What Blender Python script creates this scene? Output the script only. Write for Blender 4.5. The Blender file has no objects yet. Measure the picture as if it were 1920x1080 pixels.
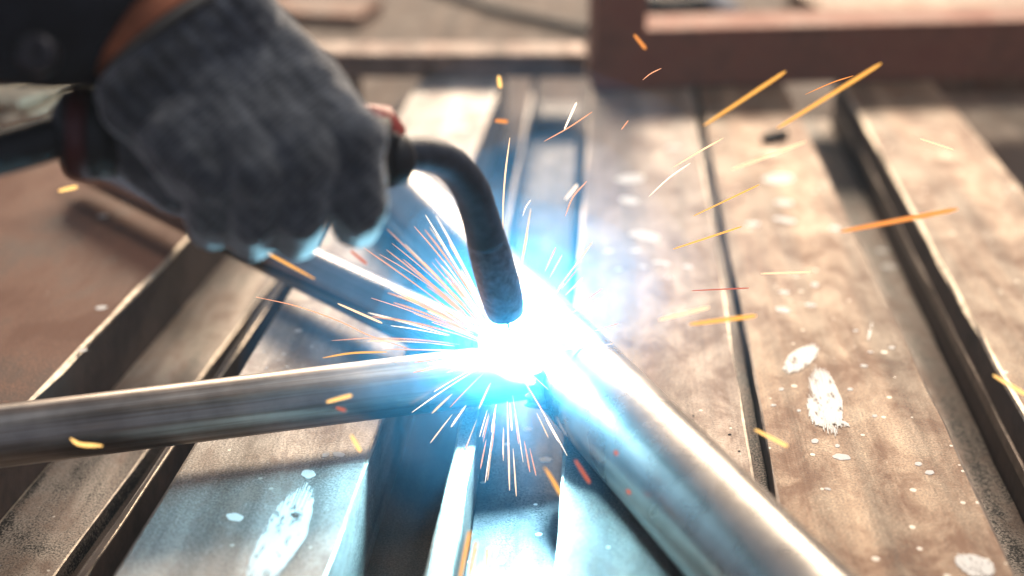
import bpy, bmesh, math, random
from mathutils import Vector, Matrix, Quaternion, noise as mnoise

# ------------------------------------------------------------------ camera
scene = bpy.context.scene
COL = scene.collection
PITCH, YAW, CAM_H, LENS = math.radians(22.947), math.radians(3.143), 0.33, 50.0
cam_data = bpy.data.cameras.new('camera')
cam_data.lens = LENS
cam_data.sensor_width = 36
cam_data.clip_start = 0.01
cam_data.clip_end = 60
cam_data.dof.use_dof = True
cam_data.dof.focus_distance = 0.665
cam_data.dof.aperture_fstop = 3.5
cam = bpy.data.objects.new('camera', cam_data)
COL.objects.link(cam)
cam.location = (0, 0, CAM_H)
cam.rotation_euler = (math.pi / 2 - PITCH, 0, YAW)
scene.camera = cam

# ------------------------------------------------------------------ world and lamps
world = bpy.data.worlds.new('World')
scene.world = world
world.use_nodes = True
bg = world.node_tree.nodes['Background']
bg.inputs[0].default_value = (0.38, 0.42, 0.54, 1)
bg.inputs[1].default_value = 0.50


def area_lamp(name, loc, target, sx, sy, power, color):
    d = bpy.data.lights.new(name, 'AREA')
    d.shape = 'RECTANGLE'
    d.size, d.size_y = sx, sy
    d.energy = power
    d.color = color
    o = bpy.data.objects.new(name, d)
    COL.objects.link(o)
    o.location = loc
    o.rotation_euler = (Vector(target) - Vector(loc)).to_track_quat('-Z', 'Y').to_euler()
    return o


# daylight through the open workshop door behind the bench, and an added overhead fill lamp
area_lamp('door_light', (0.10, 4.6, 1.72), (0.0, 0.8, 0), 3.6, 0.6, 240, (1.0, 0.80, 0.59))
area_lamp('overhead_fill', (0.9, 1.2, 2.6), (0.0, 0.7, 0), 1.6, 0.6, 34, (1.0, 0.93, 0.84))

vs = scene.view_settings
vs.view_transform = 'Standard'
vs.look = 'None'
vs.exposure = 0.0
vs.gamma = 1.0
scene.cycles.use_denoising = True
scene.cycles.sample_clamp_indirect = 4.0
scene.cycles.max_bounces = 6
scene.cycles.volume_bounces = 0
scene.cycles.caustics_reflective = False
scene.cycles.caustics_refractive = False

# ------------------------------------------------------------------ measuring helpers
CAM = Vector((0, 0, CAM_H))
FW = Vector((-math.sin(YAW) * math.cos(PITCH), math.cos(YAW) * math.cos(PITCH), -math.sin(PITCH)))
RT = Vector((math.cos(YAW), math.sin(YAW), 0))
UP = RT.cross(FW)
FPX = LENS / 36 * 1920


def ray(x, y):
    return FW + RT * ((x - 960) / FPX) + UP * ((540 - y) / FPX)


def on(x, y, z=0.0):
    d = ray(x, y)
    return CAM + d * ((z - CAM_H) / d.z)


def deep(x, y, depth):
    return CAM + ray(x, y) * depth


# ------------------------------------------------------------------ object helpers
def link(name, me, mats=(), parent=None, loc=None):
    o = bpy.data.objects.new(name, me)
    COL.objects.link(o)
    for m in mats:
        if m.name not in [x.name for x in me.materials if x]:
            me.materials.append(m)
    if loc is not None:
        o.location = loc
    if parent is not None:
        o.parent = parent
    return o


def tag(o, label=None, cat=None, group=None, kind=None):
    if label: o['label'] = label
    if cat: o['category'] = cat
    if group: o['group'] = group
    if kind: o['kind'] = kind
    return o


def thing(name, loc, label, cat, group=None):
    o = bpy.data.objects.new(name, None)
    COL.objects.link(o)
    o.location = loc
    o.empty_display_size = 0.01
    return tag(o, label, cat, group)


def mesh_from(bm, name, smooth=False):
    me = bpy.data.meshes.new(name)
    bm.to_mesh(me)
    bm.free()
    if smooth:
        for p in me.polygons:
            p.use_smooth = True
    return me


def tube_mesh(pts, radii, sides=16, cap=True, name='tube', close_u=None):
    """a swept round tube through pts, one radius for each point"""
    pts = [Vector(p) for p in pts]
    bm = bmesh.new()
    rings = []
    t0 = (pts[1] - pts[0]).normalized()
    ref = Vector((0, 0, 1)) if abs(t0.z) < 0.9 else Vector((1, 0, 0))
    n = (ref - t0 * ref.dot(t0)).normalized()
    for i, p in enumerate(pts):
        t = (pts[min(i + 1, len(pts) - 1)] - pts[max(i - 1, 0)]).normalized()
        n = (n - t * n.dot(t)).normalized()
        b = t.cross(n)
        r = radii[i] if isinstance(radii, (list, tuple)) else radii
        rings.append([bm.verts.new(p + (n * math.cos(a) + b * math.sin(a)) * r)
                      for a in [2 * math.pi * k / sides for k in range(sides)]])
    for r0, r1 in zip(rings, rings[1:]):
        for k in range(sides):
            bm.faces.new((r0[k], r0[(k + 1) % sides], r1[(k + 1) % sides], r1[k]))
    if cap:
        bm.faces.new(list(reversed(rings[0])))
        bm.faces.new(rings[-1])
    me = mesh_from(bm, name, True)
    return me


def smooth_path(pts, n=8):
    """Catmull-Rom through the points"""
    P = [Vector(p) for p in pts]
    P = [P[0] * 2 - P[1]] + P + [P[-1] * 2 - P[-2]]
    out = []
    for i in range(1, len(P) - 2):
        for k in range(n):
            t = k / n
            a, b, c, d = P[i - 1], P[i], P[i + 1], P[i + 2]
            out.append(0.5 * ((2 * b) + (c - a) * t + (2 * a - 5 * b + 4 * c - d) * t * t + (3 * b - a - 3 * c + d) * t ** 3))
    out.append(P[-2].copy())
    return out


# ------------------------------------------------------------------ materials
def new_mat(name):
    m = bpy.data.materials.new(name)
    m.use_nodes = True
    nt = m.node_tree
    return m, nt, nt.nodes['Principled BSDF']


def N(nt, typ, **kw):
    n = nt.nodes.new(typ)
    for k, v in kw.items():
        if k.startswith('in_'):
            n.inputs[k[3:].replace('_', ' ')].default_value = v
        else:
            setattr(n, k, v)
    return n


def ramp(nt, fac, stops):
    r = nt.nodes.new('ShaderNodeValToRGB')
    el = r.color_ramp.elements
    while len(el) < len(stops):
        el.new(0.5)
    for e, (p, c) in zip(el, stops):
        e.position = p
        e.color = c if len(c) == 4 else (*c, 1)
    nt.links.new(fac, r.inputs[0])
    return r.outputs[0]


def mixc(nt, fac, a, b, mode='MIX'):
    m = nt.nodes.new('ShaderNodeMix')
    m.data_type = 'RGBA'
    m.blend_type = mode
    for sock, v in ((m.inputs[0], fac), (m.inputs[6], a), (m.inputs[7], b)):
        if hasattr(v, 'is_output'):
            nt.links.new(v, sock)
        elif isinstance(v, (int, float)):
            sock.default_value = v
        else:
            sock.default_value = v if len(v) == 4 else (*v, 1)
    return m.outputs[2]


def g3(v):
    return (v, v, v)


def plank_mat(name, base, rust, scale_mark=1.0, metallic=0.40, rough=(0.36, 0.62), rust_amount=0.5, spatter=0.5, seed=0.0, streak=0.22, tex=0.45, band=0.5, cloud=38.0):
    """worn steel flat: streaks along the length, rust bloom, white spatter, dark specks"""
    m, nt, b = new_mat(name)
    L = nt.links
    tc = N(nt, 'ShaderNodeTexCoord')
    mp = N(nt, 'ShaderNodeMapping')
    mp.inputs['Location'].default_value = (seed, seed * 1.7, seed * 0.3)
    L.new(tc.outputs['Object'], mp.inputs[0])
    V = mp.outputs[0]
    mps = N(nt, 'ShaderNodeMapping')
    mps.inputs['Scale'].default_value = (1, 0.05, 1)
    L.new(V, mps.inputs[0])
    st = N(nt, 'ShaderNodeTexNoise', in_Scale=60.0, in_Detail=3.0, in_Roughness=0.5)
    L.new(mps.outputs[0], st.inputs['Vector'])
    mpc = N(nt, 'ShaderNodeMapping')
    mpc.inputs['Scale'].default_value = (1, 0.6, 1)
    L.new(V, mpc.inputs[0])
    cl = N(nt, 'ShaderNodeTexNoise', in_Scale=cloud, in_Detail=10.0, in_Roughness=0.72, in_Distortion=0.35)
    L.new(mpc.outputs[0], cl.inputs['Vector'])
    mpf2 = N(nt, 'ShaderNodeMapping')
    mpf2.inputs['Scale'].default_value = (1, 0.012, 1)
    L.new(V, mpf2.inputs[0])
    grind = N(nt, 'ShaderNodeTexNoise', in_Scale=900.0, in_Detail=3.0, in_Roughness=0.6)
    L.new(mpf2.outputs[0], grind.inputs['Vector'])
    fine = N(nt, 'ShaderNodeTexNoise', in_Scale=900.0, in_Detail=5.0, in_Roughness=0.7)
    L.new(V, fine.inputs['Vector'])
    rustf = ramp(nt, cl.outputs[0], [(0.5 - 0.22 * rust_amount, g3(0)), (0.64 - 0.1 * rust_amount, g3(1))])
    col = mixc(nt, rustf, base, rust)
    bandc = mixc(nt, 1.0 - band, st.outputs[0], cl.outputs[0])
    wearv = mixc(nt, 0.42, bandc, fine.outputs[0])
    wear = ramp(nt, wearv, [(0.445, g3(1 - tex * 1.25)), (0.495, g3(0.84)), (0.55, g3(1.25))])
    col = mixc(nt, 1.0, col, wear, 'MULTIPLY')
    # pale spatter: sparse small voronoi cells
    vo = N(nt, 'ShaderNodeTexVoronoi', in_Scale=150.0)
    L.new(V, vo.inputs['Vector'])
    sel = N(nt, 'ShaderNodeSeparateColor')
    L.new(vo.outputs['Color'], sel.inputs[0])
    th = N(nt, 'ShaderNodeMath', operation='MULTIPLY_ADD')
    L.new(sel.outputs[0], th.inputs[0])
    th.inputs[1].default_value = 0.9
    th.inputs[2].default_value = -0.9 + 0.32 * spatter
    ls = N(nt, 'ShaderNodeMath', operation='LESS_THAN')
    L.new(vo.outputs['Distance'], ls.inputs[0])
    L.new(th.outputs[0], ls.inputs[1])
    col = mixc(nt, ls.outputs[0], col, (0.62, 0.58, 0.52))
    # dark specks
    vd = N(nt, 'ShaderNodeTexVoronoi', in_Scale=95.0)
    L.new(mp.outputs[0], vd.inputs['Vector'])
    sd = N(nt, 'ShaderNodeSeparateColor')
    L.new(vd.outputs['Color'], sd.inputs[0])
    td = N(nt, 'ShaderNodeMath', operation='MULTIPLY_ADD')
    L.new(sd.outputs[1], td.inputs[0])
    td.inputs[1].default_value = 0.9
    td.inputs[2].default_value = -0.83
    ld = N(nt, 'ShaderNodeMath', operation='LESS_THAN')
    L.new(vd.outputs['Distance'], ld.inputs[0])
    L.new(td.outputs[0], ld.inputs[1])
    col = mixc(nt, ld.outputs[0], col, (0.03, 0.025, 0.022))
    L.new(col, b.inputs['Base Color'])
    b.inputs['Metallic'].default_value = metallic
    rr = N(nt, 'ShaderNodeMapRange')
    rr.inputs['From Min'].default_value = 0.35
    rr.inputs['From Max'].default_value = 0.65
    rr.inputs['To Min'].default_value = rough[0]
    rr.inputs['To Max'].default_value = rough[1]
    rmix = mixc(nt, 0.3, cl.outputs[0], grind.outputs[0])
    L.new(rmix, rr.inputs[0])
    L.new(rr.outputs[0], b.inputs['Roughness'])
    bp = N(nt, 'ShaderNodeBump', in_Strength=0.4, in_Distance=0.0006)
    hs = mixc(nt, 0.8, grind.outputs[0], fine.outputs[0])
    L.new(hs, bp.inputs['Height'])
    L.new(bp.outputs[0], b.inputs['Normal'])
    return m


def simple_mat(name, color, rough=0.5, metallic=0.0, noise=0.35, scale=80.0, bump=0.2, bdist=0.001):
    m, nt, b = new_mat(name)
    tc = N(nt, 'ShaderNodeTexCoord')
    nz = N(nt, 'ShaderNodeTexNoise', in_Scale=scale, in_Detail=6.0, in_Roughness=0.6)
    nt.links.new(tc.outputs['Object'], nz.inputs['Vector'])
    f = ramp(nt, nz.outputs[0], [(0.3, g3(1 - noise)), (0.7, g3(1 + noise * 0.6))])
    nt.links.new(mixc(nt, 1.0, color, f, 'MULTIPLY'), b.inputs['Base Color'])
    b.inputs['Roughness'].default_value = rough
    b.inputs['Metallic'].default_value = metallic
    bp = N(nt, 'ShaderNodeBump', in_Strength=bump, in_Distance=bdist)
    nt.links.new(nz.outputs[0], bp.inputs['Height'])
    nt.links.new(bp.outputs[0], b.inputs['Normal'])
    return m


def glow_mat(name, color, strength):
    m = bpy.data.materials.new(name)
    m.use_nodes = True
    nt = m.node_tree
    nt.nodes.remove(nt.nodes['Principled BSDF'])
    e = N(nt, 'ShaderNodeEmission')
    e.inputs[0].default_value = (*color, 1)
    e.inputs[1].default_value = strength
    nt.links.new(e.outputs[0], nt.nodes['Material Output'].inputs[0])
    if strength < 10:
        m.cycles.emission_sampling = 'NONE'
    return m


def tube_mat(name, base, rough, streak_scale=240.0, tint=(0.30, 0.24, 0.19), amount=0.5):
    """drawn steel tube: lengthwise mill streaks along local X"""
    m, nt, b = new_mat(name)
    L = nt.links
    tc = N(nt, 'ShaderNodeTexCoord')
    mp = N(nt, 'ShaderNodeMapping')
    mp.inputs['Scale'].default_value = (0.02, 1, 1)
    L.new(tc.outputs['Object'], mp.inputs[0])
    st = N(nt, 'ShaderNodeTexNoise', in_Scale=streak_scale, in_Detail=5.0, in_Roughness=0.6)
    L.new(mp.outputs[0], st.inputs['Vector'])
    cl = N(nt, 'ShaderNodeTexNoise', in_Scale=30.0, in_Detail=6.0, in_Roughness=0.6)
    L.new(tc.outputs['Object'], cl.inputs['Vector'])
    f = ramp(nt, st.outputs[0], [(0.4, g3(0)), (0.66, g3(amount))])
    col = mixc(nt, f, base, tint)
    f2 = ramp(nt, cl.outputs[0], [(0.35, g3(0.72)), (0.65, g3(1.1))])
    col = mixc(nt, 1.0, col, f2, 'MULTIPLY')
    L.new(col, b.inputs['Base Color'])
    b.inputs['Metallic'].default_value = 1.0
    rr = N(nt, 'ShaderNodeMapRange')
    rr.inputs['To Min'].default_value = rough * 0.75
    rr.inputs['To Max'].default_value = rough * 1.35
    L.new(cl.outputs[0], rr.inputs[0])
    L.new(rr.outputs[0], b.inputs['Roughness'])
    bp = N(nt, 'ShaderNodeBump', in_Strength=0.12, in_Distance=0.0004)
    L.new(st.outputs[0], bp.inputs['Height'])
    L.new(bp.outputs[0], b.inputs['Normal'])
    return m


M = {}
M['plank_pale'] = plank_mat('worn_pale_steel', (0.32, 0.262, 0.222), (0.14, 0.088, 0.064), rust_amount=0.5, spatter=0.55, seed=0.3)
M['plank_tan'] = plank_mat('worn_tan_steel', (0.35, 0.252, 0.170), (0.14, 0.068, 0.036), rust_amount=0.55, spatter=0.8, seed=2.1)
M['plank_block'] = plank_mat('worn_grey_brown_steel', (0.52, 0.485, 0.455), (0.28, 0.225, 0.195), rust_amount=0.35, spatter=0.55, seed=4.4)
M['rust_plate'] = plank_mat('rust_brown_plate', (0.36, 0.165, 0.095), (0.15, 0.062, 0.034), metallic=0.15, rough=(0.5, 0.8), rust_amount=0.6, spatter=0.25, seed=5.5, band=0.05, cloud=13.0, tex=0.6)
M['mill_dark'] = plank_mat('dark_mill_scale', (0.16, 0.15, 0.15), (0.05, 0.045, 0.05), metallic=0.5, rough=(0.35, 0.6), rust_amount=0.6, spatter=0.3, seed=7.7, streak=0.85, tex=0.85)
M['bench'] = plank_mat('grimy_bench_steel', (0.17, 0.115, 0.085), (0.09, 0.055, 0.037), metallic=0.05, rough=(0.62, 0.88), rust_amount=0.55, spatter=0.3, seed=9.1, streak=0.35)
M['strip_grey'] = plank_mat('speckled_grey_steel', (0.39, 0.335, 0.285), (0.19, 0.135, 0.105), metallic=0.4, rough=(0.4, 0.65), rust_amount=0.4, spatter=0.4, seed=11.0, streak=0.3, tex=0.8)
M['shaded_side'] = simple_mat('brown_shaded_steel', (0.060, 0.034, 0.026), 0.7, 0.0, 0.5, 90.0, 0.4)  # darker brown with the shade on the bar sides put into the colour
M['edge_worn'] = simple_mat('worn_bright_edge', (0.55, 0.47, 0.38), 0.42, 0.6, 0.5, 160.0, 0.4)
M['edge_dark'] = simple_mat('dark_edge', (0.20, 0.15, 0.12), 0.5, 0.4, 0.5, 160.0, 0.4)
M['rust_frame'] = plank_mat('red_rust_frame', (0.50, 0.185, 0.105), (0.26, 0.085, 0.05), metallic=0.1, rough=(0.5, 0.8), rust_amount=0.5, spatter=0.1, seed=13.0, band=0.05, cloud=20.0)
M['rust_bar'] = plank_mat('pinkish_rust_bar', (0.48, 0.34, 0.265), (0.24, 0.15, 0.115), metallic=0.2, rough=(0.45, 0.75), rust_amount=0.45, spatter=0.3, seed=15.0, streak=0.3)
M['paint'] = simple_mat('white_paint', (0.80, 0.78, 0.74), 0.38, 0.0, 0.1, 300.0, 0.2)
M['tube_big'] = tube_mat('bright_drawn_tube', (0.50, 0.48, 0.455), 0.27, amount=0.25)
M['tube_thin'] = tube_mat('brown_streaked_tube', (0.55, 0.50, 0.45), 0.36, tint=(0.22, 0.15, 0.11), amount=0.8)
M['tube_mid'] = tube_mat('grey_drawn_tube', (0.48, 0.46, 0.45), 0.24, tint=(0.25, 0.2, 0.17), amount=0.5)
M['black_rubber'] = simple_mat('black_rubber', (0.018, 0.018, 0.022), 0.5, 0.0, 0.3, 120.0, 0.2)
M['torch_neck'] = simple_mat('blue_veiled_torch_neck', (0.045, 0.055, 0.075), 0.45, 0.2, 0.5, 160.0, 0.5)  # the arc's blue glare over the neck is mixed into its colour
M['nozzle'] = simple_mat('spattered_nozzle', (0.15, 0.165, 0.20), 0.42, 0.5, 0.6, 260.0, 0.8)  # lightened blue-grey to carry the glowing haze in front of it
M['torch_red'] = simple_mat('red_torch_plastic', (0.42, 0.045, 0.03), 0.4, 0.0, 0.2, 120.0, 0.1)
M['torch_maroon'] = simple_mat('maroon_torch_ring', (0.09, 0.014, 0.016), 0.4, 0.0, 0.2, 120.0, 0.1)
M['sleeve'] = simple_mat('navy_cotton', (0.016, 0.018, 0.028), 0.85, 0.0, 0.5, 60.0, 0.5, 0.002)
M['cuff'] = simple_mat('orange_red_cuff', (0.62, 0.21, 0.10), 0.85, 0.0, 0.4, 60.0, 0.4, 0.002)
M['hem'] = simple_mat('pale_glove_hem', (0.28, 0.26, 0.22), 0.9, 0.0, 0.3, 300.0, 0.6)
M['button'] = simple_mat('dark_snap_button', (0.05, 0.045, 0.05), 0.4, 0.5, 0.2, 200.0, 0.1)
M['rod'] = simple_mat('pale_rod', (0.80, 0.66, 0.46), 0.40, 0.5, 0.4, 90.0, 0.2)
M['slag'] = simple_mat('black_slag', (0.015, 0.014, 0.015), 0.6, 0.1, 0.4, 200.0, 0.8)
M['weld'] = simple_mat('fresh_weld_bead', (0.22, 0.20, 0.20), 0.35, 0.9, 0.4, 300.0, 0.8)

# thin dry paint: broken up where the brush skipped
pm, nt, b = new_mat('dry_brushed_white_paint')
tc = N(nt, 'ShaderNodeTexCoord')
mpp = N(nt, 'ShaderNodeMapping')
mpp.inputs['Rotation'].default_value = (0, 0, 0.35)
mpp.inputs['Scale'].default_value = (1, 0.3, 1)
nt.links.new(tc.outputs['Object'], mpp.inputs[0])
pn = N(nt, 'ShaderNodeTexNoise', in_Scale=300.0, in_Detail=6.0, in_Roughness=0.7)
nt.links.new(mpp.outputs[0], pn.inputs['Vector'])
pa = ramp(nt, pn.outputs[0], [(0.37, g3(0.0)), (0.46, g3(1.0))])
b.inputs['Base Color'].default_value = (0.80, 0.78, 0.74, 1)
b.inputs['Roughness'].default_value = 0.4
nt.links.new(pa, b.inputs['Alpha'])
M['paint_dry'] = pm

# knitted glove: ribs and flecks
gm, nt, b = new_mat('charcoal_knit_glove')
tc = N(nt, 'ShaderNodeTexCoord')
mpg = N(nt, 'ShaderNodeMapping')
mpg.inputs['Rotation'].default_value = (0, 0, math.radians(48))
nt.links.new(tc.outputs['Object'], mpg.inputs[0])
wv = N(nt, 'ShaderNodeTexWave', in_Scale=62.0, in_Distortion=3.0, in_Detail=2.0)
wv.bands_direction = 'Y'
nt.links.new(mpg.outputs[0], wv.inputs['Vector'])
wv2 = N(nt, 'ShaderNodeTexWave', in_Scale=150.0, in_Distortion=2.0, in_Detail=2.0)
wv2.bands_direction = 'X'
nt.links.new(mpg.outputs[0], wv2.inputs['Vector'])
fl = N(nt, 'ShaderNodeTexNoise', in_Scale=230.0, in_Detail=4.0, in_Roughness=0.7)
nt.links.new(tc.outputs['Object'], fl.inputs['Vector'])
bl = N(nt, 'ShaderNodeTexNoise', in_Scale=38.0, in_Detail=4.0, in_Roughness=0.6)
nt.links.new(tc.outputs['Object'], bl.inputs['Vector'])
knit = mixc(nt, 0.5, wv.outputs[0], wv2.outputs[0])
gcol = ramp(nt, fl.outputs[0], [(0.36, (0.026, 0.033, 0.047)), (0.68, (0.13, 0.138, 0.148))])
gb = ramp(nt, bl.outputs[0], [(0.34, g3(0.55)), (0.68, g3(1.45))])
gcol = mixc(nt, 1.0, gcol, gb, 'MULTIPLY')
gk = ramp(nt, wv.outputs[0], [(0.2, g3(0.86)), (0.8, g3(1.08))])
gcol = mixc(nt, 1.0, gcol, gk, 'MULTIPLY')
# stretched ribs running out of the hem
mpr = N(nt, 'ShaderNodeMapping')
mpr.inputs['Rotation'].default_value = (0, 0, -math.radians(37.4))
nt.links.new(tc.outputs['Object'], mpr.inputs[0])
rib = N(nt, 'ShaderNodeTexWave', in_Scale=42.0, in_Distortion=1.2, in_Detail=2.0)
rib.bands_direction = 'X'
nt.links.new(mpr.outputs[0], rib.inputs['Vector'])
spx = N(nt, 'ShaderNodeSeparateXYZ')
nt.links.new(mpr.outputs[0], spx.inputs[0])
msk = N(nt, 'ShaderNodeMapRange')
msk.inputs['From Min'].default_value = 0.010
msk.inputs['From Max'].default_value = 0.036
nt.links.new(spx.outputs['Y'], msk.inputs[0])
ribc = ramp(nt, rib.outputs[0], [(0.15, g3(0.42)), (0.75, g3(1.25))])
gcol = mixc(nt, msk.outputs[0], gcol, mixc(nt, 1.0, gcol, ribc, 'MULTIPLY'))
nt.links.new(gcol, b.inputs['Base Color'])
b.inputs['Roughness'].default_value = 0.9
b.inputs['Sheen Weight'].default_value = 1.0
b.inputs['Sheen Roughness'].default_value = 0.5
bp = N(nt, 'ShaderNodeBump', in_Strength=0.9, in_Distance=0.0016)
nt.links.new(mixc(nt, 0.6, knit, fl.outputs[0]), bp.inputs['Height'])
nt.links.new(bp.outputs[0], b.inputs['Normal'])
M['glove'] = gm


# ------------------------------------------------------------------ the bench and the steel lying on it
def bar(name, x0, x1, y0, y1, z0, z1, slope, mat, edge=None, bevel=0.0012, parent=None, wob=0.0006, yref=0.6, slope2=None, seed=0, side=None):
    """a steel bar along Y with rolled edges; x is given at y = yref, its sides lean by slope"""
    rnd = random.Random(seed + int(x0 * 1e4))
    s2 = slope if slope2 is None else slope2
    bm = bmesh.new()
    n = max(2, int((y1 - y0) / 0.035))
    prof = []
    bv = bevel
    # cross-section, clockwise from bottom left
    sec = [(0, z0), (0, z1 - bv), (bv * 0.3, z1 - bv * 0.3), (bv, z1), (-bv, z1), (-bv * 0.3, z1 - bv * 0.3), (1e-9, z1 - bv), (1e-9, z0)]
    rows = []
    yc, xc = (y0 + y1) / 2, (x0 + x1) / 2 + slope * ((y0 + y1) / 2 - yref)
    for i in range(n + 1):
        y = y0 + (y1 - y0) * i / n
        row = []
        for k, (dx, z) in enumerate(sec):
            if k < 4:
                x = x0 + slope * (y - yref) + dx
            else:
                x = x1 + s2 * (y - yref) + (dx if dx < 0 else 0)
            jit = rnd.uniform(-wob, wob) if k in (1, 2, 3, 4, 5, 6) else 0
            row.append(bm.verts.new((x - xc + jit, y - yc, z - z0)))
        rows.append(row)
    for r0, r1 in zip(rows, rows[1:]):
        for k in range(8):
            k2 = (k + 1) % 8
            f = bm.faces.new((r0[k], r1[k], r1[k2], r0[k2]))
            if edge is not None and k in (1, 2, 4, 5):
                f.material_index = 1
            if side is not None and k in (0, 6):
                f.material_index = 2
    bm.faces.new(rows[0])
    bm.faces.new(list(reversed(rows[-1])))
    bmesh.ops.recalc_face_normals(bm, faces=bm.faces)
    me = mesh_from(bm, name)
    me.materials.append(mat)
    if edge is not None:
        me.materials.append(edge)
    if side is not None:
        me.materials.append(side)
    return link(name, me, parent=parent, loc=(xc, yc, z0))


# bench sheet under everything
bm = bmesh.new()
bmesh.ops.create_grid(bm, x_segments=24, y_segments=24, size=1)
for v in bm.verts:
    v.co.x *= 3.2
    v.co.y = v.co.y * 2.4
bench = link('ground', mesh_from(bm, 'ground'), [M['bench']], loc=(0, 2.0, -0.05))
tag(bench, kind='structure')

YN, YF = 0.30, 1.30      # near and far ends of the bars
plate_left = bar('steel_plate', -0.95, -0.2768, 0.30, 1.33, -0.05, 0.0, 0.080, M['rust_plate'], M['edge_worn'], 0.0018, slope2=0.080, wob=0.0010, side=M['shaded_side'])
tag(plate_left, 'wide rusty brown steel slab with a worn bright edge at the left', 'steel slab')
thin_plate = bar('steel_strip', -0.2765, -0.2305, 0.30, 1.26, -0.05, -0.040, 0.075, M['block_b'] if 'block_b' in M else M['strip_grey'], M['edge_worn'], 0.0012)
tag(thin_plate, 'low grey-brown steel strip along the foot of the rusty slab', 'steel strip')
ridge = bar('edge_bar', -0.2075, -0.2035, 0.30, 1.25, -0.05, -0.020, 0.058, M['shaded_side'], M['edge_worn'], 0.0009)
tag(ridge, 'thin upright steel bar in the dark gap beside the low strip', 'steel bar')
block = bar('steel_block', -0.1815, -0.0972, 0.30, YF, -0.05, 0.0, 0.043, M['plank_block'], M['edge_worn'], 0.0014, slope2=0.0285)
tag(block, 'broad grey steel bar under the thin left tube, shaded then lit cyan', 'steel bar')

# angle iron between the block and the first plank: an upright leg and a flat leg
angle = thing('angle_iron', (-0.03, 0.8, -0.05), 'dark angle iron with mill scale between the broad bars below the arc', 'angle iron')
al = bar('upright_leg', -0.0595, -0.0500, 0.30, YF, -0.05, 0.0, 0.018, M['plank_block'], M['edge_worn'], 0.0012, slope2=0.0)
af = bar('flat_leg', -0.0497, -0.0085, 0.30, YF, -0.038, -0.030, 0.0, M['mill_dark'], None, 0.0008)
for o in (al, af):
    o.parent = angle
    o.location = o.location - angle.location

plank1 = bar('steel_plank', -0.0078, 0.0798, 0.30, YF, -0.05, 0.0, 0.016, M['plank_pale'], M['edge_worn'], 0.0012, slope2=0.0175)
tag(plank1, 'pale worn steel plank right behind the arc, left of the narrow dark groove', 'steel plank')
filler = bar('filler_bar', 0.0802, 0.0874, 0.30, YF, -0.05, -0.010, 0.0175, M['strip_grey'], None, 0.0006, slope2=0.0155)
tag(filler, 'narrow speckled grey bar sunk in the dark groove between two planks', 'steel bar')
plank2 = bar('steel_plank', 0.0880, 0.1765, 0.30, YF, -0.05, 0.0, 0.0155, M['plank_tan'], M['edge_dark'], 0.0010, slope2=0.0, side=M['shaded_side'])
tag(plank2, 'tan steel plank smeared with white paint, right of the narrow groove', 'steel plank')
low_strip = bar('flat_bar', 0.1772, 0.2155, 0.30, YF, -0.05, -0.044, 0.0, M['strip_grey'], None, 0.0008, slope2=0.014)
tag(low_strip, 'low speckled grey flat bar in the channel beside the rightmost plank', 'steel bar')
plank3 = bar('steel_plank', 0.2165, 0.3113, 0.30, YF, -0.05, 0.0, 0.0165, M['plank_tan'], M['edge_worn'], 0.0022, slope2=0.0, side=M['shaded_side'])
tag(plank3, 'rightmost tan steel plank with pale edges and a dark left side', 'steel plank')
lip = bar('side_ridge', 0.2150, 0.21655, 0.30, YF, -0.028, -0.020, 0.0165, M['edge_dark'], None, 0.0004)
lip.parent = plank3
lip.location = lip.location - plank3.location

# ------------------------------------------------------------------ rusty frame at the back
def box_between(name, p0, p1, w, h, mat, bevel=0.002, up=Vector((0, 0, 1)), parent=None):
    """a square section from p0 to p1 (centre of bottom face), w across, h along up"""
    p0, p1 = Vector(p0), Vector(p1)
    t = (p1 - p0)
    Lh = t.length
    t.normalize()
    s = t.cross(up).normalized()
    bm = bmesh.new()
    n = max(1, int(Lh / 0.05))
    bmesh.ops.create_cube(bm, size=1)
    for v in bm.verts:
        v.co = Vector((v.co.x * Lh, v.co.y * w, (v.co.z + 0.5) * h))
    bmesh.ops.bevel(bm, geom=list(bm.edges), offset=bevel, segments=3, affect='EDGES', profile=0.6)
    me = mesh_from(bm, name)
    o = link(name, me, [mat], parent)
    mw = Matrix((t, -s, up)).transposed().to_4x4()
    c = (p0 + p1) / 2
    o.matrix_world = Matrix.Translation(c) @ mw
    return o


frame = thing('rusty_frame', (0.026, 1.26, 0), 'rusty red-brown welded frame with upright post across the back', 'metal frame')
bdir = Vector((0.3488, 0.0602, 0)).normalized()
bperp = Vector((-bdir.y, bdir.x, 0))
p0 = Vector((0.0470, 1.2360, 0.001)) + bperp * 0.033
beam = box_between('beam', p0, p0 + bdir * 0.75, 0.066, 0.052, M['rust_frame'])
pc = Vector((0.0240, 1.2500, 0.0008))
post = box_between('post', pc, pc + Vector((0, 0, 0.16)), 0.0440, 0.044, M['rust_frame'], up=bperp)
post.location = pc + Vector((0, 0, 0.08)) - bperp * 0.022
for o in (beam, post):
    mw = o.matrix_world.copy() if False else None
    o.parent = frame
    o.location = o.location - frame.location
back_bar = box_between('flat_bar', (-0.62, 1.262, 0.0012), (-0.003, 1.292, 0.0012), 0.048, 0.022, M['rust_bar'], 0.0025)
tag(back_bar, 'pinkish rusty flat bar lying across the back, left of the post', 'steel bar')

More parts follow.
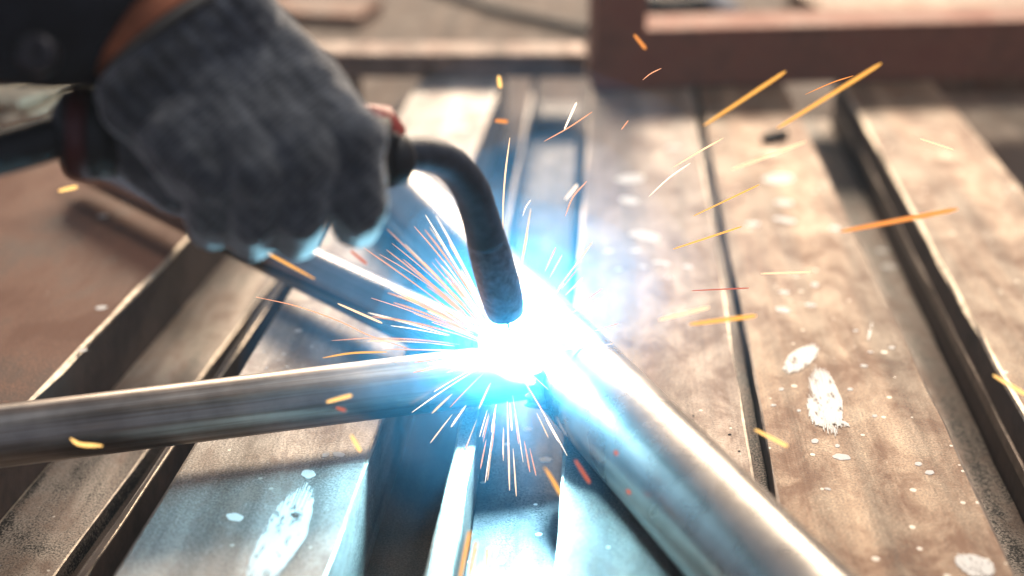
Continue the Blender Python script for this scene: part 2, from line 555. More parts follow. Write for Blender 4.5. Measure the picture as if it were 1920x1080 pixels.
# things lying beyond the frame
cable_pts = smooth_path([on(700, -60, -0.044), on(870, -5, -0.044), on(930, 18, -0.044), on(1010, 36, -0.044), on(1110, 58, -0.044), on(1190, 75, -0.044)], 6)
cab = link('cable', tube_mesh(cable_pts, 0.006, 10, name='cable'), [M['black_rubber']])
tag(cab, 'dark cable lying on the bench beyond the flat bar', 'cable')
stub = link('pipe_offcut', tube_mesh([on(1290, -40, -0.035), on(1372, 20, -0.035)], 0.013, 18, name='pipe_offcut'), [M['paint']])
tag(stub, 'short white pipe offcut on the bench behind the frame', 'pipe')
clampo = link('bench_clamp', tube_mesh(smooth_path([on(1200, -50, -0.03), on(1230, 10, -0.04), on(1330, 5, -0.04)], 5), 0.012, 10, name='bench_clamp'), [M['black_rubber']])
tag(clampo, 'dark hose behind the post beside the white offcut', 'hose')
far_plate = box_between('steel_plate', (0.28, 1.62, -0.0485), (1.5, 1.80, -0.0485), 0.42, 0.03, M['plank_tan'], 0.002)
tag(far_plate, 'pale steel plate lying on the bench beyond the rusty beam', 'steel plate')
dark_plate = box_between('steel_plate', (-0.62, 1.80, -0.0485), (-0.27, 1.74, -0.0485), 0.10, 0.012, M['rust_plate'], 0.002)
tag(dark_plate, 'small dark plate on the bench behind the glove', 'steel plate')

# bundle of pale rods behind the cuff
rnd = random.Random(4)
for i in range(15):
    a = i % 5
    r = i // 5
    base = Vector((-0.500 + 0.0135 * a + 0.006 * (r % 2) + rnd.uniform(-.002, .002), 1.055 + rnd.uniform(-.02, .02), 0.0065 + 0.0112 * r))
    tip = base + Vector((0.085 + rnd.uniform(-.015, .015), 0.25, 0.0))
    if base.z < 0.007: base.z = tip.z = 0.0065
    rod = link('steel_rod', tube_mesh([base, tip], 0.0060, 10, name='steel_rod'), [M['rod']])
    tag(rod, 'pale steel rod in the bundle behind the cuff at the left edge', 'rod', 'bundle of pale rods behind the cuff')

# slag chip
sl = bmesh.new()
bmesh.ops.create_icosphere(sl, subdivisions=3, radius=1)
for v in sl.verts:
    v.co *= 1 + 0.25 * mnoise.noise(v.co * 1.7)
    v.co = Vector((v.co.x * 0.0145, v.co.y * 0.006, max(v.co.z, -0.6) * 0.0042))
chip = link('slag_chip', mesh_from(sl, 'slag_chip', True), [M['slag']], loc=on(1455, 260) + Vector((0, 0, 0.0026)))
chip.rotation_euler = (0, 0, math.radians(38))
tag(chip, 'small black slag chip lying on the tan plank near the frame', 'slag chip')

# ------------------------------------------------------------------ white paint on the planks
def smear(name, parent, a, bpt, width, seed, n=34):
    """dry brush stroke: many slivers side by side from a to b"""
    rnd = random.Random(seed)
    a, bpt = Vector(a), Vector(bpt)
    t = (bpt - a)
    Ls = t.length
    t.normalize()
    s = Vector((-t.y, t.x, 0))
    bm = bmesh.new()
    for k in range(n):
        u = (k + 0.5) / n * 2 - 1
        prof = math.sqrt(max(0, 1 - u * u))
        off = u * width / 2
        l0 = -Ls * 0.5 * prof * rnd.uniform(0.85, 1.1)
        l1 = Ls * 0.5 * prof * rnd.uniform(0.85, 1.1)
        w = width / n * rnd.uniform(0.9, 2.2)
        z = 0.0003 + 0.00001 * k
        c = (a + bpt) / 2 + s * off
        c.z = z
        m = 5
        left, right = [], []
        for j in range(m + 1):
            f = j / m
            ww = w * (math.sin(math.pi * min(max(f, 0.06), 0.94)) ** 0.4) * rnd.uniform(0.6, 1.1) * 0.6
            p = c + t * (l0 + (l1 - l0) * f) + s * (math.sin(f * 2.2 + 0.4) * width * 0.10)
            left.append(bm.verts.new(p + s * ww))
            right.append(bm.verts.new(p - s * ww))
        for j in range(m):
            bm.faces.new((left[j], right[j], right[j + 1], left[j + 1]))
    o = link(name, mesh_from(bm, name), [M['paint_dry']], parent)
    o.location = -parent.location
    return o


smear('paint_smear', plank2, on(1478, 700), on(1530, 648), 0.0125, 1, 26)
smear('paint_smear', plank2, on(1532, 690), on(1558, 815), 0.0150, 2, 40)
smear('paint_smear', plank2, on(1520, 740), on(1530, 800), 0.0060, 5, 12)
smear('paint_smear', plank2, on(1560, 790), on(1592, 800), 0.0050, 6, 10)
smear('paint_smear', plank2, on(1800, 1040), on(1850, 1085), 0.014, 3, 24)
smear('paint_smear', block, on(570, 915), on(470, 1110), 0.019, 7, 40)
smear('paint_smear', plank2, on(1628, 640), on(1635, 605), 0.0012, 8, 5)

spot_src = None


def paint_spot(parent, p, rx, ry=None, mat='paint', name='paint_spot', rot=0.0, h=0.00007):
    global spot_src
    key = name + mat
    if key not in SPOT:
        bm = bmesh.new()
        rr = random.Random(9)
        ring0 = []
        for k in range(26):
            a = 2 * math.pi * k / 26
            r = 1 + 0.10 * math.sin(2 * a + 1) + 0.06 * math.sin(5 * a) + rr.uniform(-.04, .04)
            ring0.append(bm.verts.new((math.cos(a) * r, math.sin(a) * r, 0)))
        ring1 = [bm.verts.new((v.co.x * .93, v.co.y * .93, 1.0)) for v in ring0]
        for k in range(26):
            k2 = (k + 1) % 26
            bm.faces.new((ring0[k], ring0[k2], ring1[k2], ring1[k]))
        bm.faces.new(ring1)
        me = mesh_from(bm, name)
        me.materials.append(M[mat])
        SPOT[key] = me
    o = link(name, SPOT[key], parent=parent)
    top = {'x': 0}
    o.location = Vector((p.x, p.y, p.z + 0.0001)) - parent.location
    o.scale = (rx, ry or rx, h)
    o.rotation_euler = (0, 0, rot)
    return o


SPOT = {}
for (x, y, r, par) in [(1183, 335, .0105, plank1), (1180, 376, .0075, plank1), (1213, 443, .0085, plank1), (1195, 438, .006, plank1), (1263, 277, .005, plank1),
                       (1192, 470, .003, plank1), (1232, 492, .003, plank1), (1248, 495, .0032, plank1), (1290, 500, .003, plank1), (1206, 500, .0026, plank1),
                       (1140, 470, .003, plank1), (1160, 505, .0022, plank1), (1255, 520, .002, plank1),
                       (1460, 335, .0115, plank2), (1470, 380, .006, plank2), (1475, 413, .0062, plank2), (1412, 420, .0045, plank2), (1460, 410, .004, plank2),
                       (1528, 534, .0030, plank2), (1520, 572, .0030, plank2), (1468, 581, .0042, plank2), (1470, 548, .003, plank2), (1565, 428, .004, plank2),
                       (1578, 857, .0038, plank2), (1528, 827, .0022, plank2), (1722, 870, .0018, plank2), (1743, 886, .0022, plank2), (1570, 836, .0016, plank2),
                       (1620, 686, .0018, plank2), (1672, 652, .0018, plank2), (1632, 660, .0015, plank2), (1605, 620, .0015, plank2), (1552, 917, .0014, plank2),
                       (1594, 730, .0016, plank2), (1640, 780, .0014, plank2), (1465, 730, .0016, plank2), (1450, 760, .0014, plank2), (1498, 770, .0014, plank2),
                       (578, 889, .0036, block), (610, 853, .0022, block), (440, 970, .0040, block), (635, 852, .003, block), (640, 607, .0026, block), (560, 620, .0022, block),
                       (690, 585, .002, block), (532, 664, .0012, block), (522, 675, .001, block), (500, 690, .001, block), (538, 688, .0011, block), (622, 600, .002, block),
                       (640, 614, .0018, block), (495, 660, .001, block), (585, 650, .001, block), (900, 200, .012, block), (860, 240, .009, block)]:
    p = on(x, y, 0)
    paint_spot(par, p, r, r * random.Random(x).uniform(0.75, 1.0), rot=random.Random(y).uniform(0, 3))
for (x, y, r) in [(990, 805, .0020), (1023, 862, .0030), (1010, 1002, .0016), (950, 833, .0014), (905, 905, .0012), (1004, 946, .001)]:
    p = on(x, y, -0.030)
    q = paint_spot(af, Vector((p.x, p.y, -0.030)), r)
    q.location = Vector((p.x, p.y, -0.0299)) - Vector(af.location) - angle.location
for (x, y, r) in [(193, 405, .003), (155, 657, .0022), (190, 577, .003), (300, 300, .002)]:
    p = on(x, y, 0)
    paint_spot(plate_left, p, r)
for (x, y, r) in [(1780, 935, .0032), (1668, 500, .005), (1655, 470, .004), (1750, 800, .0015)]:
    p = on(x, y, -0.044)
    paint_spot(low_strip, p, r)
for (x, y, r) in [(1368, 815, .0008), (1386, 846, .0006), (1215, 570, .0006), (1300, 780, .0005)]:
    p = on(x, y, 0)
    paint_spot(plank1 if x < 1450 else plank2, p, r, mat='slag', name='slag_grain', h=0.00012)
for (x, y, r) in [(432, 703, .0022), (420, 706, .0014), (500, 710, .0011), (340, 745, .0010), (580, 700, .001)]:
    p = on(x, y, -0.040)
    paint_spot(thin_plate, p, r, mat='slag', name='slag_grain', h=0.0002)

# ------------------------------------------------------------------ the three tubes being welded
def steel_tube(name, p0, p1, r, mat, label, wall=0.0022, sides=56):
    """a hollow tube with its local X along the axis"""
    p0, p1 = Vector(p0), Vector(p1)
    t = p1 - p0
    Lh = t.length
    t.normalize()
    bm = bmesh.new()
    rings = []
    n = 24
    prof = [(0, r - wall), (0, r - 0.0004), (0.0004, r)] + [(Lh * i / n, r) for i in range(1, n)] + [(Lh - 0.0004, r), (Lh, r - 0.0004), (Lh, r - wall)] + [(Lh * (n - i) / n, r - wall) for i in range(1, n)]
    for x, rr in prof:
        rings.append([bm.verts.new((x, math.cos(2 * math.pi * k / sides) * rr, math.sin(2 * math.pi * k / sides) * rr)) for k in range(sides)])
    for i in range(len(rings)):
        r0, r1 = rings[i], rings[(i + 1) % len(rings)]
        for k in range(sides):
            k2 = (k + 1) % sides
            bm.faces.new((r0[k], r1[k], r1[k2], r0[k2]))
    bmesh.ops.recalc_face_normals(bm, faces=bm.faces)
    me = mesh_from(bm, name, True)
    o = link(name, me, [mat])
    s = Vector((0, 0, 1)).cross(t).normalized()
    u = t.cross(s)
    o.matrix_world = Matrix.Translation(p0) @ Matrix((t, s, u)).transposed().to_4x4()
    return tag(o, label, 'steel tube')


RB, RS = 0.0232, 0.0142
AX = 0.0226
rdir = Vector((-0.445, 1, 0)).normalized()
rmid = Vector((0.0100, 0.588, RB + 0.0004))
big = steel_tube('steel_tube', rmid - rdir * 0.30, rmid + rdir * 0.42, RB, M['tube_big'],
                 'thick shiny steel tube running diagonally to the lower right corner')
l0, l1 = Vector((-0.258, 0.5437, AX)), Vector((-0.0987, 0.5979, AX))
ldir = (l1 - l0).normalized()
thin = steel_tube('steel_tube', l0 - ldir * 0.12, l1 + ldir * 0.083, RS, M['tube_thin'],
                  'thin streaked steel tube from the left edge to the arc')
m0, m1 = on(365, 402, AX), on(700, 563, AX)
mdir = (m1 - m0).normalized()
mid = steel_tube('steel_tube', on(150, 299, AX), m1 + mdir * 0.090, RS * 0.98, M['tube_mid'],
                 'grey steel tube passing under the glove towards the arc')

# ------------------------------------------------------------------ the arc
ARC = Vector((-0.0310, 0.6155, 0.0402))
arc = thing('welding_arc', ARC - Vector((0, 0, 0.005)), 'blinding blue-white welding arc where the tubes meet', 'welding arc')
bm = bmesh.new()
bmesh.ops.create_icosphere(bm, subdivisions=3, radius=0.0032)
for v in bm.verts:
    v.co *= 1 + 0.18 * mnoise.noise(v.co * 400)
    v.co.z *= 1.25
core = link('plasma', mesh_from(bm, 'plasma', True), [glow_mat('arc_plasma', (0.30, 0.74, 1.0), 17000)], arc, loc=(0, 0, 0.005))
# weld bead round the joint, made fat to block arc light
bead = []
for k in range(13):
    a = math.radians(-70 + 140 * k / 12)
    q = l1 + ldir * 0.0775 + Vector((0, 0, 1)) * math.cos(a) * (RS + 0.001) + Vector((-ldir.y, ldir.x, 0)) * math.sin(a) * (RS + 0.001)
    bead.append(q)
bd = link('arc_shading_bead', tube_mesh(bead, [0.0042 + 0.0012 * math.sin(k * 2.1) for k in range(13)], 8, name='arc_shading_bead'), [M['weld']])
tag(bd, 'lumpy weld bead round the end of the thin tube', 'weld bead')

# weld-like lumps added in the two crotches to block arc light
for pts, r0, lab in (([(-0.0395, 0.6195, 0.0355), (-0.045, 0.6240, 0.0365), (-0.050, 0.6285, 0.0355), (-0.060, 0.6330, 0.0320)], 0.0060, 'added weld lump blocking arc light between the thin and the grey tube'),
                     ([(-0.0165, 0.6130, 0.0330), (-0.0180, 0.6040, 0.0300), (-0.0195, 0.5985, 0.0240), (-0.0200, 0.5960, 0.0170)], 0.0062, 'added weld lump blocking arc light on the near side of the thick tube')):
    path = smooth_path(pts, 5)
    wb = link('arc_shading_bead', tube_mesh(path, [r0 * (1 + 0.16 * math.sin(k * 2.2)) for k in range(len(path))], 12, name='arc_shading_bead'), [M['weld']])
    tag(wb, lab, 'weld bead')

# blue-tinted volumes added for the arc's glare: denser shells inside wider ones
glow_vol = thing('arc_glow', ARC - Vector((0, 0, 0.01)), 'added blue volume standing in for the glare round the arc', 'glow volume')
glow_vol['kind'] = 'stuff'
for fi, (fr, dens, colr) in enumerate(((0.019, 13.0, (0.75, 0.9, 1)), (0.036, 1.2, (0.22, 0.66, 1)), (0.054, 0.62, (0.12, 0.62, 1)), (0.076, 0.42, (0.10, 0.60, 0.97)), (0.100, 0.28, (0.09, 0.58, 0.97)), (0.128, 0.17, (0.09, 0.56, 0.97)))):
    fm = bpy.data.materials.new('arc_glow')
    fm.use_nodes = True
    nt = fm.node_tree
    nt.nodes.remove(nt.nodes['Principled BSDF'])
    pv = N(nt, 'ShaderNodeVolumeScatter')
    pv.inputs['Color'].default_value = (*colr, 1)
    pv.inputs['Density'].default_value = dens
    nt.links.new(pv.outputs[0], nt.nodes['Material Output'].inputs['Volume'])
    bm = bmesh.new()
    bmesh.ops.create_icosphere(bm, subdivisions=4, radius=fr)
    for v in bm.verts:
        v.co *= 1 + (0.08 + 0.03 * fi) * mnoise.noise(v.co / fr * 1.2 + Vector((fi * 3.1, 0, 0)))
    link('glow_shell', mesh_from(bm, 'glow_shell', True), [fm], glow_vol, loc=(0, 0, 0.01))

# ------------------------------------------------------------------ torch
torch = thing('welding_torch', deep(440, 268, 0.52), 'black and red welding torch with curved neck held in the glove', 'welding torch')
TL = torch.location.copy()


def tpart(name, pts, radii, mat, sides=20, parent=None):
    o = link(name, tube_mesh(pts, radii, sides, name=name), [mat])
    o.parent = parent or torch
    o.location = -TL if parent is None else (0, 0, 0)
    return o


h0, h1 = deep(150, 250, 0.508), deep(722, 283, 0.545)
handle_pts = [h0.lerp(h1, t) for t in (0, .02, .1, .3, .6, .9, 1.0)]
tpart('handle', handle_pts, [0.0135, 0.0150, 0.0152, 0.0135, 0.0135, 0.0140, 0.0135], M['black_rubber'], 24)
tpart('rear_cap', [deep(112, 252, 0.506), deep(120, 251, 0.506), deep(175, 251, 0.509), deep(205, 252, 0.511)], [0.010, 0.0152, 0.0162, 0.0158], M['black_rubber'], 24)
tpart('rear_ring', [deep(135, 251, 0.507), deep(172, 252, 0.508)], [0.0164, 0.0166], M['torch_maroon'], 24)
tpart('front_shell', [deep(660, 262, 0.545), deep(680, 260, 0.547), deep(715, 260, 0.55), deep(738, 274, 0.552)], [0.010, 0.0135, 0.0130, 0.0085], M['torch_red'], 24)
tpart('collar', [deep(712, 296, 0.548), deep(722, 297, 0.549), deep(745, 297, 0.552), deep(754, 296, 0.554)], [0.0098, 0.0118, 0.0112, 0.0080], M['black_rubber'], 24)
tpart('switch', [deep(733, 252, 0.538), deep(737, 268, 0.538)], [0.003, 0.003], M['black_rubber'], 10)
neck = smooth_path([deep(738, 292, 0.550), deep(790, 288, 0.562), deep(842, 306, 0.577), deep(880, 350, 0.592), deep(900, 405, 0.606), deep(912, 450, 0.616)], 7)
nk = [0.0066 + 0.0020 * i / (len(neck) - 1) for i in range(len(neck))]
tpart('neck', neck, nk, M['torch_neck'])
nz = [deep(906, 430, 0.612), deep(910, 442, 0.615), deep(918, 472, 0.621), deep(935, 535, 0.637), deep(943, 566, 0.645), deep(948, 586, 0.649)]
tpart('nozzle', nz, [0.0078, 0.0087, 0.0093, 0.0096, 0.0092, 0.0084], M['nozzle'])
tpart('wire', [deep(947, 582, 0.649), deep(956, 622, 0.656)], [0.0006, 0.0006], M['weld'], 8)
cbl = smooth_path([deep(165, 252, 0.508), deep(110, 256, 0.503), deep(40, 275, 0.495), deep(-80, 310, 0.48), deep(-260, 390, 0.46)], 7)
tpart('torch_cable', cbl, 0.0080, M['black_rubber'])

# ------------------------------------------------------------------ the welder's gloved hand and sleeve
person = thing('person', deep(330, 30, 0.50), 'person in a dark sleeve and charcoal knitted glove gripping the torch', 'person')
ROT = cam.rotation_euler.to_matrix().to_4x4()
G0 = deep(430, 240, 0.50)
GM = Matrix.Translation(G0) @ ROT
GI = GM.inverted()
bm = bmesh.new()


def blob(c, r, sq=None):
    res = bmesh.ops.create_icosphere(bm, subdivisions=2, radius=r)
    for v in res['verts']:
        v.co = v.co + GI @ Vector(c)


def limb(a, b_, r0, r1, n=9):
    a, b_ = Vector(a), Vector(b_)
    for i in range(n + 1):
        f = i / n
        blob(a.lerp(b_, f), r0 + (r1 - r0) * f)


wrist_a, wrist_b = deep(285, 75, 0.508), deep(455, -35, 0.520)
knuck = [deep(660, 262, 0.494), deep(572, 302, 0.487), deep(488, 325, 0.484), deep(398, 326, 0.486)]
# palm: metacarpals from the wrist
ws = [deep(470, 110, 0.512), deep(440, 120, 0.506), deep(385, 155, 0.503), deep(320, 205, 0.503)]
for w_, k_, r0, r1 in zip(ws, knuck, (.0205, .020, .020, .0195), (.0130, .0130, .0125, .0118)):
    limb(w_, k_, r0, r1, 12)
limb(ws[0], ws[3], .020, .020)
limb(deep(462, 45, 0.506), deep(560, 165, 0.503), .0140, .0160)
mm = [w_.lerp(k_, 0.5) for w_, k_ in zip(ws, knuck)]
limb(mm[0], mm[3], .0185, .0185)
m2 = [w_.lerp(k_, 0.78) for w_, k_ in zip(ws, knuck)]
limb(m2[0], m2[3], .0150, .0150)
# heel of the hand down to the handle on the left
for dd in (0.493, 0.521):
    limb(deep(250, 198, dd), deep(462, 26, dd), .0125, .0125)
for dd in (0.489, 0.506, 0.522):
    limb(deep(234, 172, dd), deep(452, 6, dd), .0105, .0098)
limb(deep(280, 190, 0.508), deep(255, 262, 0.515), .020, .015)
limb(deep(255, 255, 0.512), deep(330, 340, 0.512), .0150, .0125)
limb(deep(330, 200, 0.505), deep(370, 300, 0.50), .022, .016)
# four fingers: down over the handle, then under it and away
prox = [deep(677, 386, 0.499), deep(566, 408, 0.494), deep(478, 410, 0.494), deep(392, 398, 0.498)]
midj = [deep(664, 420, 0.520), deep(556, 444, 0.518), deep(472, 444, 0.518), deep(398, 428, 0.518)]
tip = [deep(650, 355, 0.552), deep(560, 360, 0.548), deep(475, 350, 0.546), deep(400, 340, 0.542)]
for k_, p_, m_, t_, r in zip(knuck, prox, midj, tip, (.0102, .0098, .0096, .0092)):
    limb(k_, p_, r * 1.18, r, 8)
    limb(p_, m_, r, r * 0.95, 6)
    limb(m_, t_, r * 0.95, r * 0.85, 8)
# thumb behind, lying along the handle towards the neck
limb(deep(470, 110, 0.53), deep(560, 190, 0.552), .019, .014)
limb(deep(560, 190, 0.552), deep(640, 236, 0.562), .0125, .010)
glove_me = mesh_from(bm, 'glove', True)
glove = link('glove', glove_me, [M['glove']])
rm = glove.modifiers.new('remesh', 'REMESH')
rm.mode = 'VOXEL'
rm.voxel_size = 0.0013
rm.use_smooth_shade = True
sm = glove.modifiers.new('smooth', 'SMOOTH')
sm.factor = 0.5
sm.iterations = 6
tx = bpy.data.textures.new('glove_folds', 'CLOUDS')
tx.noise_scale = 0.016
dp = glove.modifiers.new('folds', 'DISPLACE')
dp.texture = tx
dp.strength = 0.0028
dp.mid_level = 0.5
glove.matrix_world = GM
PL = person.location.copy()
glove.parent = person
glove.matrix_parent_inverse = Matrix.Translation(-PL)
glove['label'] = 'charcoal knitted glove with finger tips lit cyan'


def sleeve_mesh(name, rings, sides=40, amp=0.002, per=14, seed=0.0):
    """rings: (bottom pixel, top pixel, depth, depth radius)"""
    bm = bmesh.new()
    secs = []
    for bpx, tpx, d, dr in rings:
        B, T = deep(*bpx, d), deep(*tpx, d)
        secs.append(((B + T) / 2, (B - T) / 2, FW * dr))
    dense = []
    n = 7
    for i in range(len(secs) - 1):
        for k in range(n):
            f = k / n
            f = f
            dense.append(tuple(a.lerp(b_, f) for a, b_ in zip(secs[i], secs[i + 1])))
    dense.append(secs[-1])
    rows = []
    for c, u, w in dense:
        row = []
        for k in range(sides):
            a = 2 * math.pi * k / sides
            p = c + u * math.cos(a) + w * math.sin(a)
            off = amp * mnoise.noise(Vector((p.x * 26 + seed, p.y * 26, p.z * 40)))
            p = p + (p - c).normalized() * off
            row.append(bm.verts.new(p - PL))
        rows.append(row)
    for r0, r1 in zip(rows, rows[1:]):
        for k in range(sides):
            k2 = (k + 1) % sides
            bm.faces.new((r0[k], r0[k2], r1[k2], r1[k]))
    bmesh.ops.recalc_face_normals(bm, faces=bm.faces)
    return mesh_from(bm, name, True)


hem = link('glove_hem', sleeve_mesh('glove_hem', [((214, 142), (512, -32), 0.500, 0.022), ((206, 148), (503, -42), 0.499, 0.0235), ((196, 148), (490, -50), 0.499, 0.0225)], amp=0.0006), [M['hem']], person)
sol = hem.modifiers.new('thick', 'SOLIDIFY')
sol.thickness = 0.0025
cuff = link('cuff', sleeve_mesh('cuff', [((199, 150), (486, -54), 0.499, 0.0235), ((182, 152), (412, -58), 0.498, 0.0245), ((140, 150), (290, -75), 0.496, 0.025)], amp=0.001), [M['cuff']], person)
sol = cuff.modifiers.new('thick', 'SOLIDIFY')
sol.thickness = 0.002
slv = link('sleeve', sleeve_mesh('sleeve', [((184, 156), (372, -66), 0.498, 0.0270), ((90, 160), (200, -170), 0.492, 0.036), ((0, 138), (60, -275), 0.478, 0.040), ((-150, 80), (-120, -335), 0.455, 0.043), ((-420, -30), (-420, -480), 0.42, 0.047)], amp=0.004, seed=3.0), [M['sleeve']], person)
sol = slv.modifiers.new('thick', 'SOLIDIFY')
sol.thickness = 0.0025
bc = deep(66, 100, 0.4435)
btn = link('button', tube_mesh([bc + FW * 0.006, bc, bc - FW * 0.0012, bc - FW * 0.0005], [0.0062, 0.0062, 0.0052, 0.0020], 24, name='button'), [M['button']], slv)
btn.location = -PL

# ------------------------------------------------------------------ sparks
M['sp_yellow'] = glow_mat('spark_yellow', (1.0, 0.46, 0.09), 1.5)
M['sp_orange'] = glow_mat('spark_orange', (1.0, 0.34, 0.08), 1.3)
M['sp_pale'] = glow_mat('spark_pale', (1.0, 0.66, 0.38), 1.7)
M['sp_pink'] = glow_mat('spark_pink', (1.0, 0.42, 0.22), 1.5)
M['sp_white'] = glow_mat('spark_white', (1.0, 0.80, 0.62), 2.2)
M['sp_red'] = glow_mat('spark_red', (1.0, 0.22, 0.12), 0.75)
M['sp_hot'] = glow_mat('spark_hot', (1.0, 0.58, 0.18), 2.0)


def spark(pts, w, mat, label, group=None, sides=6):
    """a glowing sliver of metal; pts are (px, py, depth), w its width in picture units"""
    P = [deep(*p) for p in pts]
    path = smooth_path(P, 4) if len(P) > 2 else [P[0].lerp(P[1], t) for t in (0, .06, .25, .5, .75, .94, 1)]
    base = path[0].copy()
    n = len(path) - 1
    d = sum(p[2] for p in pts) / len(pts)
    R0 = w * (0.5 if w < 4 else 0.42) * d / FPX
    rr = [max(0.15, min(1, 3.2 * min(i / n + 0.06, 1.05 - i / n))) ** 0.6 * R0 * (0.72 + 0.38 * i / n) for i in range(n + 1)]
    o = link('spark', tube_mesh([p - base for p in path], rr, sides, name='spark'), [M[mat]], loc=base)
    return tag(o, label, 'spark', group)


G = 'sparks flying off the arc'
BIG = [
    ([(1320, 235, .62), (1473, 134, .64)], 9, 'sp_yellow', 'long yellow spark just below the rusty beam, nearer the post'),
    ([(1458, 240, .60), (1652, 119, .62)], 10, 'sp_yellow', 'longest thick yellow spark crossing the rusty beam at the upper right'),
    ([(1372, 318, .64), (1510, 266, .66)], 6.5, 'sp_pale', 'pale orange spark just below the black slag chip'),
    ([(1262, 314, .66), (1310, 285, .66), (1356, 259, .66)], 3.6, 'sp_pale', 'thin pale spark above the groove, upper of two parallel ones'),
    ([(1217, 368, .665), (1255, 333, .665), (1294, 306, .665)], 3.0, 'sp_white', 'thin white spark beside the groove, lower of two parallel ones'),
    ([(1300, 405, .66), (1424, 346, .66)], 4.2, 'sp_yellow', 'slim yellow spark across the groove above its twin'),
    ([(1262, 467, .66), (1390, 425, .66)], 5, 'sp_yellow', 'slim yellow spark across the groove level with the white spot'),
    ([(1577, 434, .57), (1795, 392, .58)], 13, 'sp_orange', 'broad blurred orange spark over the rightmost plank'),
    ([(1725, 260, .64), (1788, 281, .64)], 4.5, 'sp_pale', 'short pale spark alone over the rightmost plank near its back end'),
    ([(1235, 600, .63), (1330, 576, .63)], 8, 'sp_pale', 'pale fat spark left of the groove beside the diagonal tube'),
    ([(1293, 608, .60), (1418, 592, .60)], 11, 'sp_yellow', 'broad orange spark across the groove below the pale fat one'),
    ([(1415, 805, .62), (1477, 837, .62)], 9, 'sp_hot', 'bright orange spark over the near end of the groove'),
    ([(1862, 703, .62), (1925, 741, .62)], 9, 'sp_hot', 'bright orange spark at the right edge of the picture'),
    ([(1427, 513, .64), (1520, 510, .64)], 5, 'sp_pale', 'faint level pale spark on the tan plank above the paint smears'),
    ([(1297, 545, .66), (1405, 540, .66)], 3, 'sp_red', 'thin red level spark across the groove'),
    ([(1189, 65, .62), (1211, 92, .62)], 8, 'sp_orange', 'short orange spark in front of the rusty post'),
    ([(1205, 150, .66), (1220, 138, .66), (1240, 128, .66)], 2.2, 'sp_pink', 'hair-thin pink spark at the foot of the post'),
    ([(1058, 243, .65), (1081, 192, .65)], 5.5, 'sp_white', 'short steep white spark left below the post'),
    ([(1020, 265, .66), (1065, 240, .66), (1110, 210, .66)], 2.6, 'sp_pink', 'faint thin spark crossing behind the steep white one'),
    ([(935, 142, .62), (938, 165, .62)], 10, 'sp_hot', 'stubby bright yellow spark below the pinkish flat bar'),
    ([(928, 226, .62), (952, 228, .62)], 9, 'sp_orange', 'stubby orange level spark above the torch neck'),
    ([(944, 470, .66), (943, 400, .66), (947, 330, .66), (956, 258, .66)], 3.4, 'sp_pale', 'tall thin upright spark right of the torch neck'),
    ([(1060, 374, .64), (1083, 346, .64)], 7, 'sp_white', 'short white spark at the left edge of the pale plank'),
    ([(1060, 405, .66), (1074, 370, .66), (1100, 340, .66)], 3, 'sp_pink', 'thin curved pink spark beside the short white one'),
    ([(980, 405, .66), (986, 388, .66), (995, 375, .66)], 2.2, 'sp_white', 'tiny thin curved spark right of the tall upright one'),
    ([(1165, 243, .66), (1178, 226, .66)], 2.2, 'sp_pink', 'tiny pink spark on the pale plank below the post'),
    ([(1510, 177, .66), (1560, 155, .66), (1600, 142, .66)], 2.4, 'sp_orange', 'thin orange spark alongside the longest yellow one'),
    ([(110, 358, .56), (145, 350, .56)], 9, 'sp_hot', 'short bright yellow spark over the rusty slab below the cable'),
    ([(415, 432, .62), (500, 474, .63), (590, 523, .64)], 7, 'sp_yellow', 'long orange spark under the finger tips along the grey tube'),
    ([(633, 569, .65), (717, 606, .65)], 6, 'sp_pale', 'pale orange spark on the lower side of the grey tube'),
    ([(480, 557, .67), (560, 575, .665), (640, 604, .66), (690, 628, .66), (770, 655, .655)], 2.8, 'sp_pink', 'long thin curved spark trailing left under the grey tube'),
    ([(605, 671, .64), (660, 662, .64), (725, 660, .64)], 5, 'sp_yellow', 'level orange spark just above the thin tube'),
    ([(132, 822, .60), (150, 833, .60), (192, 836, .60)], 10, 'sp_hot', 'hooked bright yellow spark on the thin tube near the left edge'),
    ([(612, 754, .62), (660, 741, .62)], 9, 'sp_hot', 'bright stubby spark in front of the thin tube'),
    ([(658, 815, .61), (676, 847, .61)], 8, 'sp_hot', 'short steep spark below the thin tube over the broad bar'),
    ([(1021, 876, .60), (1038, 903, .60), (1056, 936, .60)], 8.5, 'sp_yellow', 'steep orange spark over the dark angle iron'),
    ([(1078, 862, .60), (1106, 906, .60)], 8, 'sp_red', 'dull red spark on the shaded underside of the thick tube'),
    ([(845, 982, .58), (860, 948, .58)], 7, 'sp_yellow', 'short upright orange spark below the arc, above three longer ones'),
    ([(862, 1085, .56), (881, 995, .56)], 9, 'sp_yellow', 'upright orange spark at the bottom edge, left of three'),
    ([(880, 1085, .56), (893, 1015, .56)], 9, 'sp_yellow', 'upright orange spark at the bottom edge, middle of three'),
    ([(910, 1070, .57), (915, 1028, .57)], 8, 'sp_yellow', 'upright orange spark at the bottom edge, right of three'),
    ([(937, 1051, .57), (944, 1049, .57)], 13, 'sp_hot', 'round glowing spark dot near the bottom edge'),
    ([(657, 470, .62), (688, 495, .62)], 8, 'sp_red', 'dull red spark right of the finger tips'),
    ([(630, 764, .60), (648, 770, .60)], 8, 'sp_red', 'faint red spark just under the stubby one on the thin tube'),
    ([(1152, 845, .60), (1158, 853, .60)], 10, 'sp_red', 'round red spark dot on the thick tube'),
    ([(1175, 918, .60), (1182, 926, .60)], 9, 'sp_red', 'second round red spark dot lower on the thick tube'),
]
for pts, w, mat, lab in BIG:
    if w >= 6.5:
        pts = [(x, y, min(d, 0.575)) for x, y, d in pts]
    spark(pts, w, mat, lab, G)

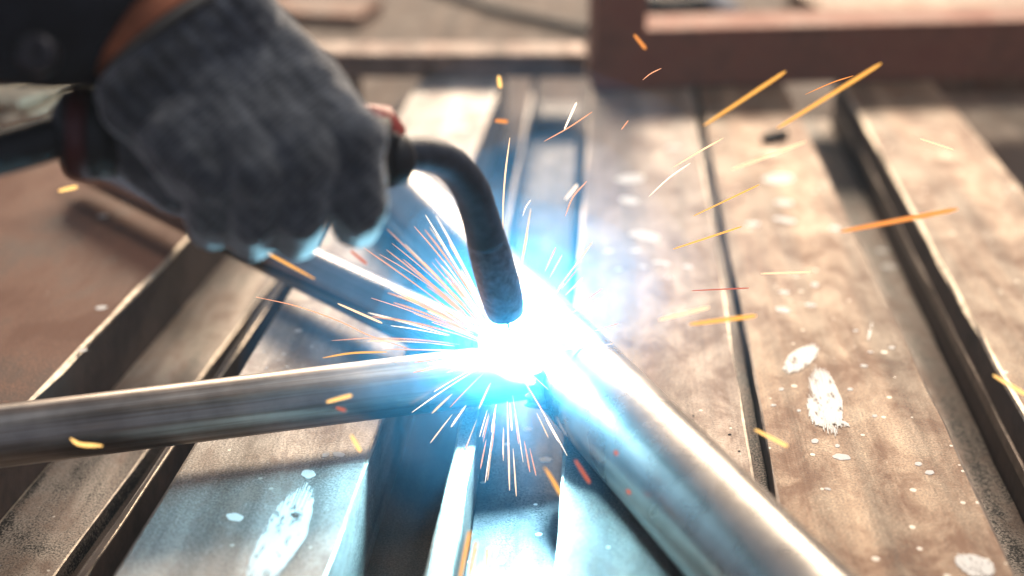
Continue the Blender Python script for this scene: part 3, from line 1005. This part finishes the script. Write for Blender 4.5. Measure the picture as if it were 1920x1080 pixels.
rnd = random.Random(21)
AC = (948, 662, 0.655)


def fan(n, a0, a1, l0, l1, start, droop, mats, ws, label, group):
    for i in range(n):
        a = math.radians(min(a1 + 12, max(a0 - 6, rnd.gauss((a0 + a1) / 2, (a1 - a0) / 3.6))))
        Ln = l0 + (l1 - l0) * rnd.random() ** 1.5
        s = start * rnd.uniform(0.7, 3.0)
        Ln = max(Ln, s + 45)
        dz = rnd.uniform(-0.05, 0.03)
        pts = []
        dr = droop * rnd.uniform(0.3, 1.4)
        for t in (0, 0.35, 0.7, 1.0):
            L_ = s + (Ln - s) * t
            x = AC[0] + math.cos(a) * L_
            y = AC[1] - math.sin(a) * L_ + dr * (L_ / 200.0) ** 2
            pts.append((x, y, AC[2] + dz * L_ / 300.0))
        spark(pts, rnd.choice(ws), rnd.choice(mats), label, group)


fan(78, 104, 160, 130, 350, 45, 18, ['sp_pink', 'sp_pink', 'sp_pale', 'sp_white'], [1.8, 2.2, 2.6, 3.2], 'thin pinkish spark fanning up and left from the arc', 'spark fan left of the torch nozzle')
fan(14, 172, 196, 90, 260, 45, 6, ['sp_pink', 'sp_pale'], [2, 2.5, 3], 'thin spark shooting level left from the arc along the thin tube', 'level sparks above the thin tube')
fan(20, 218, 295, 90, 235, 60, 34, ['sp_pale', 'sp_white', 'sp_pink'], [2, 2.8, 3.6], 'thin spark raining down from the arc over the angle iron', 'sparks raining down from the arc')
fan(14, 184, 330, 75, 210, 50, 22, ['sp_pink', 'sp_pale', 'sp_white'], [1.6, 2.0, 2.4], 'short fine spark spraying low round the near side of the arc', 'fine spray below the arc')
fan(20, 8, 80, 90, 260, 60, -14, ['sp_pink', 'sp_pale'], [2, 2.6, 3.2], 'thin pink spark flying right from the arc across the thick tube', 'sparks flying right from the arc')

# ------------------------------------------------------------------ haze volume added to lift the dark tones
hm = bpy.data.materials.new('veil_haze')
hm.use_nodes = True
nt = hm.node_tree
nt.nodes.remove(nt.nodes['Principled BSDF'])
hv = N(nt, 'ShaderNodeVolumePrincipled')
hv.inputs['Color'].default_value = (0.95, 0.94, 0.96, 1)
hv.inputs['Density'].default_value = 0.018
hv.inputs['Anisotropy'].default_value = 0.2
nt.links.new(hv.outputs[0], nt.nodes['Material Output'].inputs['Volume'])
bm = bmesh.new()
bmesh.ops.create_cube(bm, size=1)
for v in bm.verts:
    v.co = Vector((v.co.x * 7.0, v.co.y * 5.4 + 1.9, v.co.z * 1.75 - 0.25))
haze = link('haze', mesh_from(bm, 'haze'), [hm])
tag(haze, 'thin haze added over the bench as a pale veil', 'haze', kind='stuff')
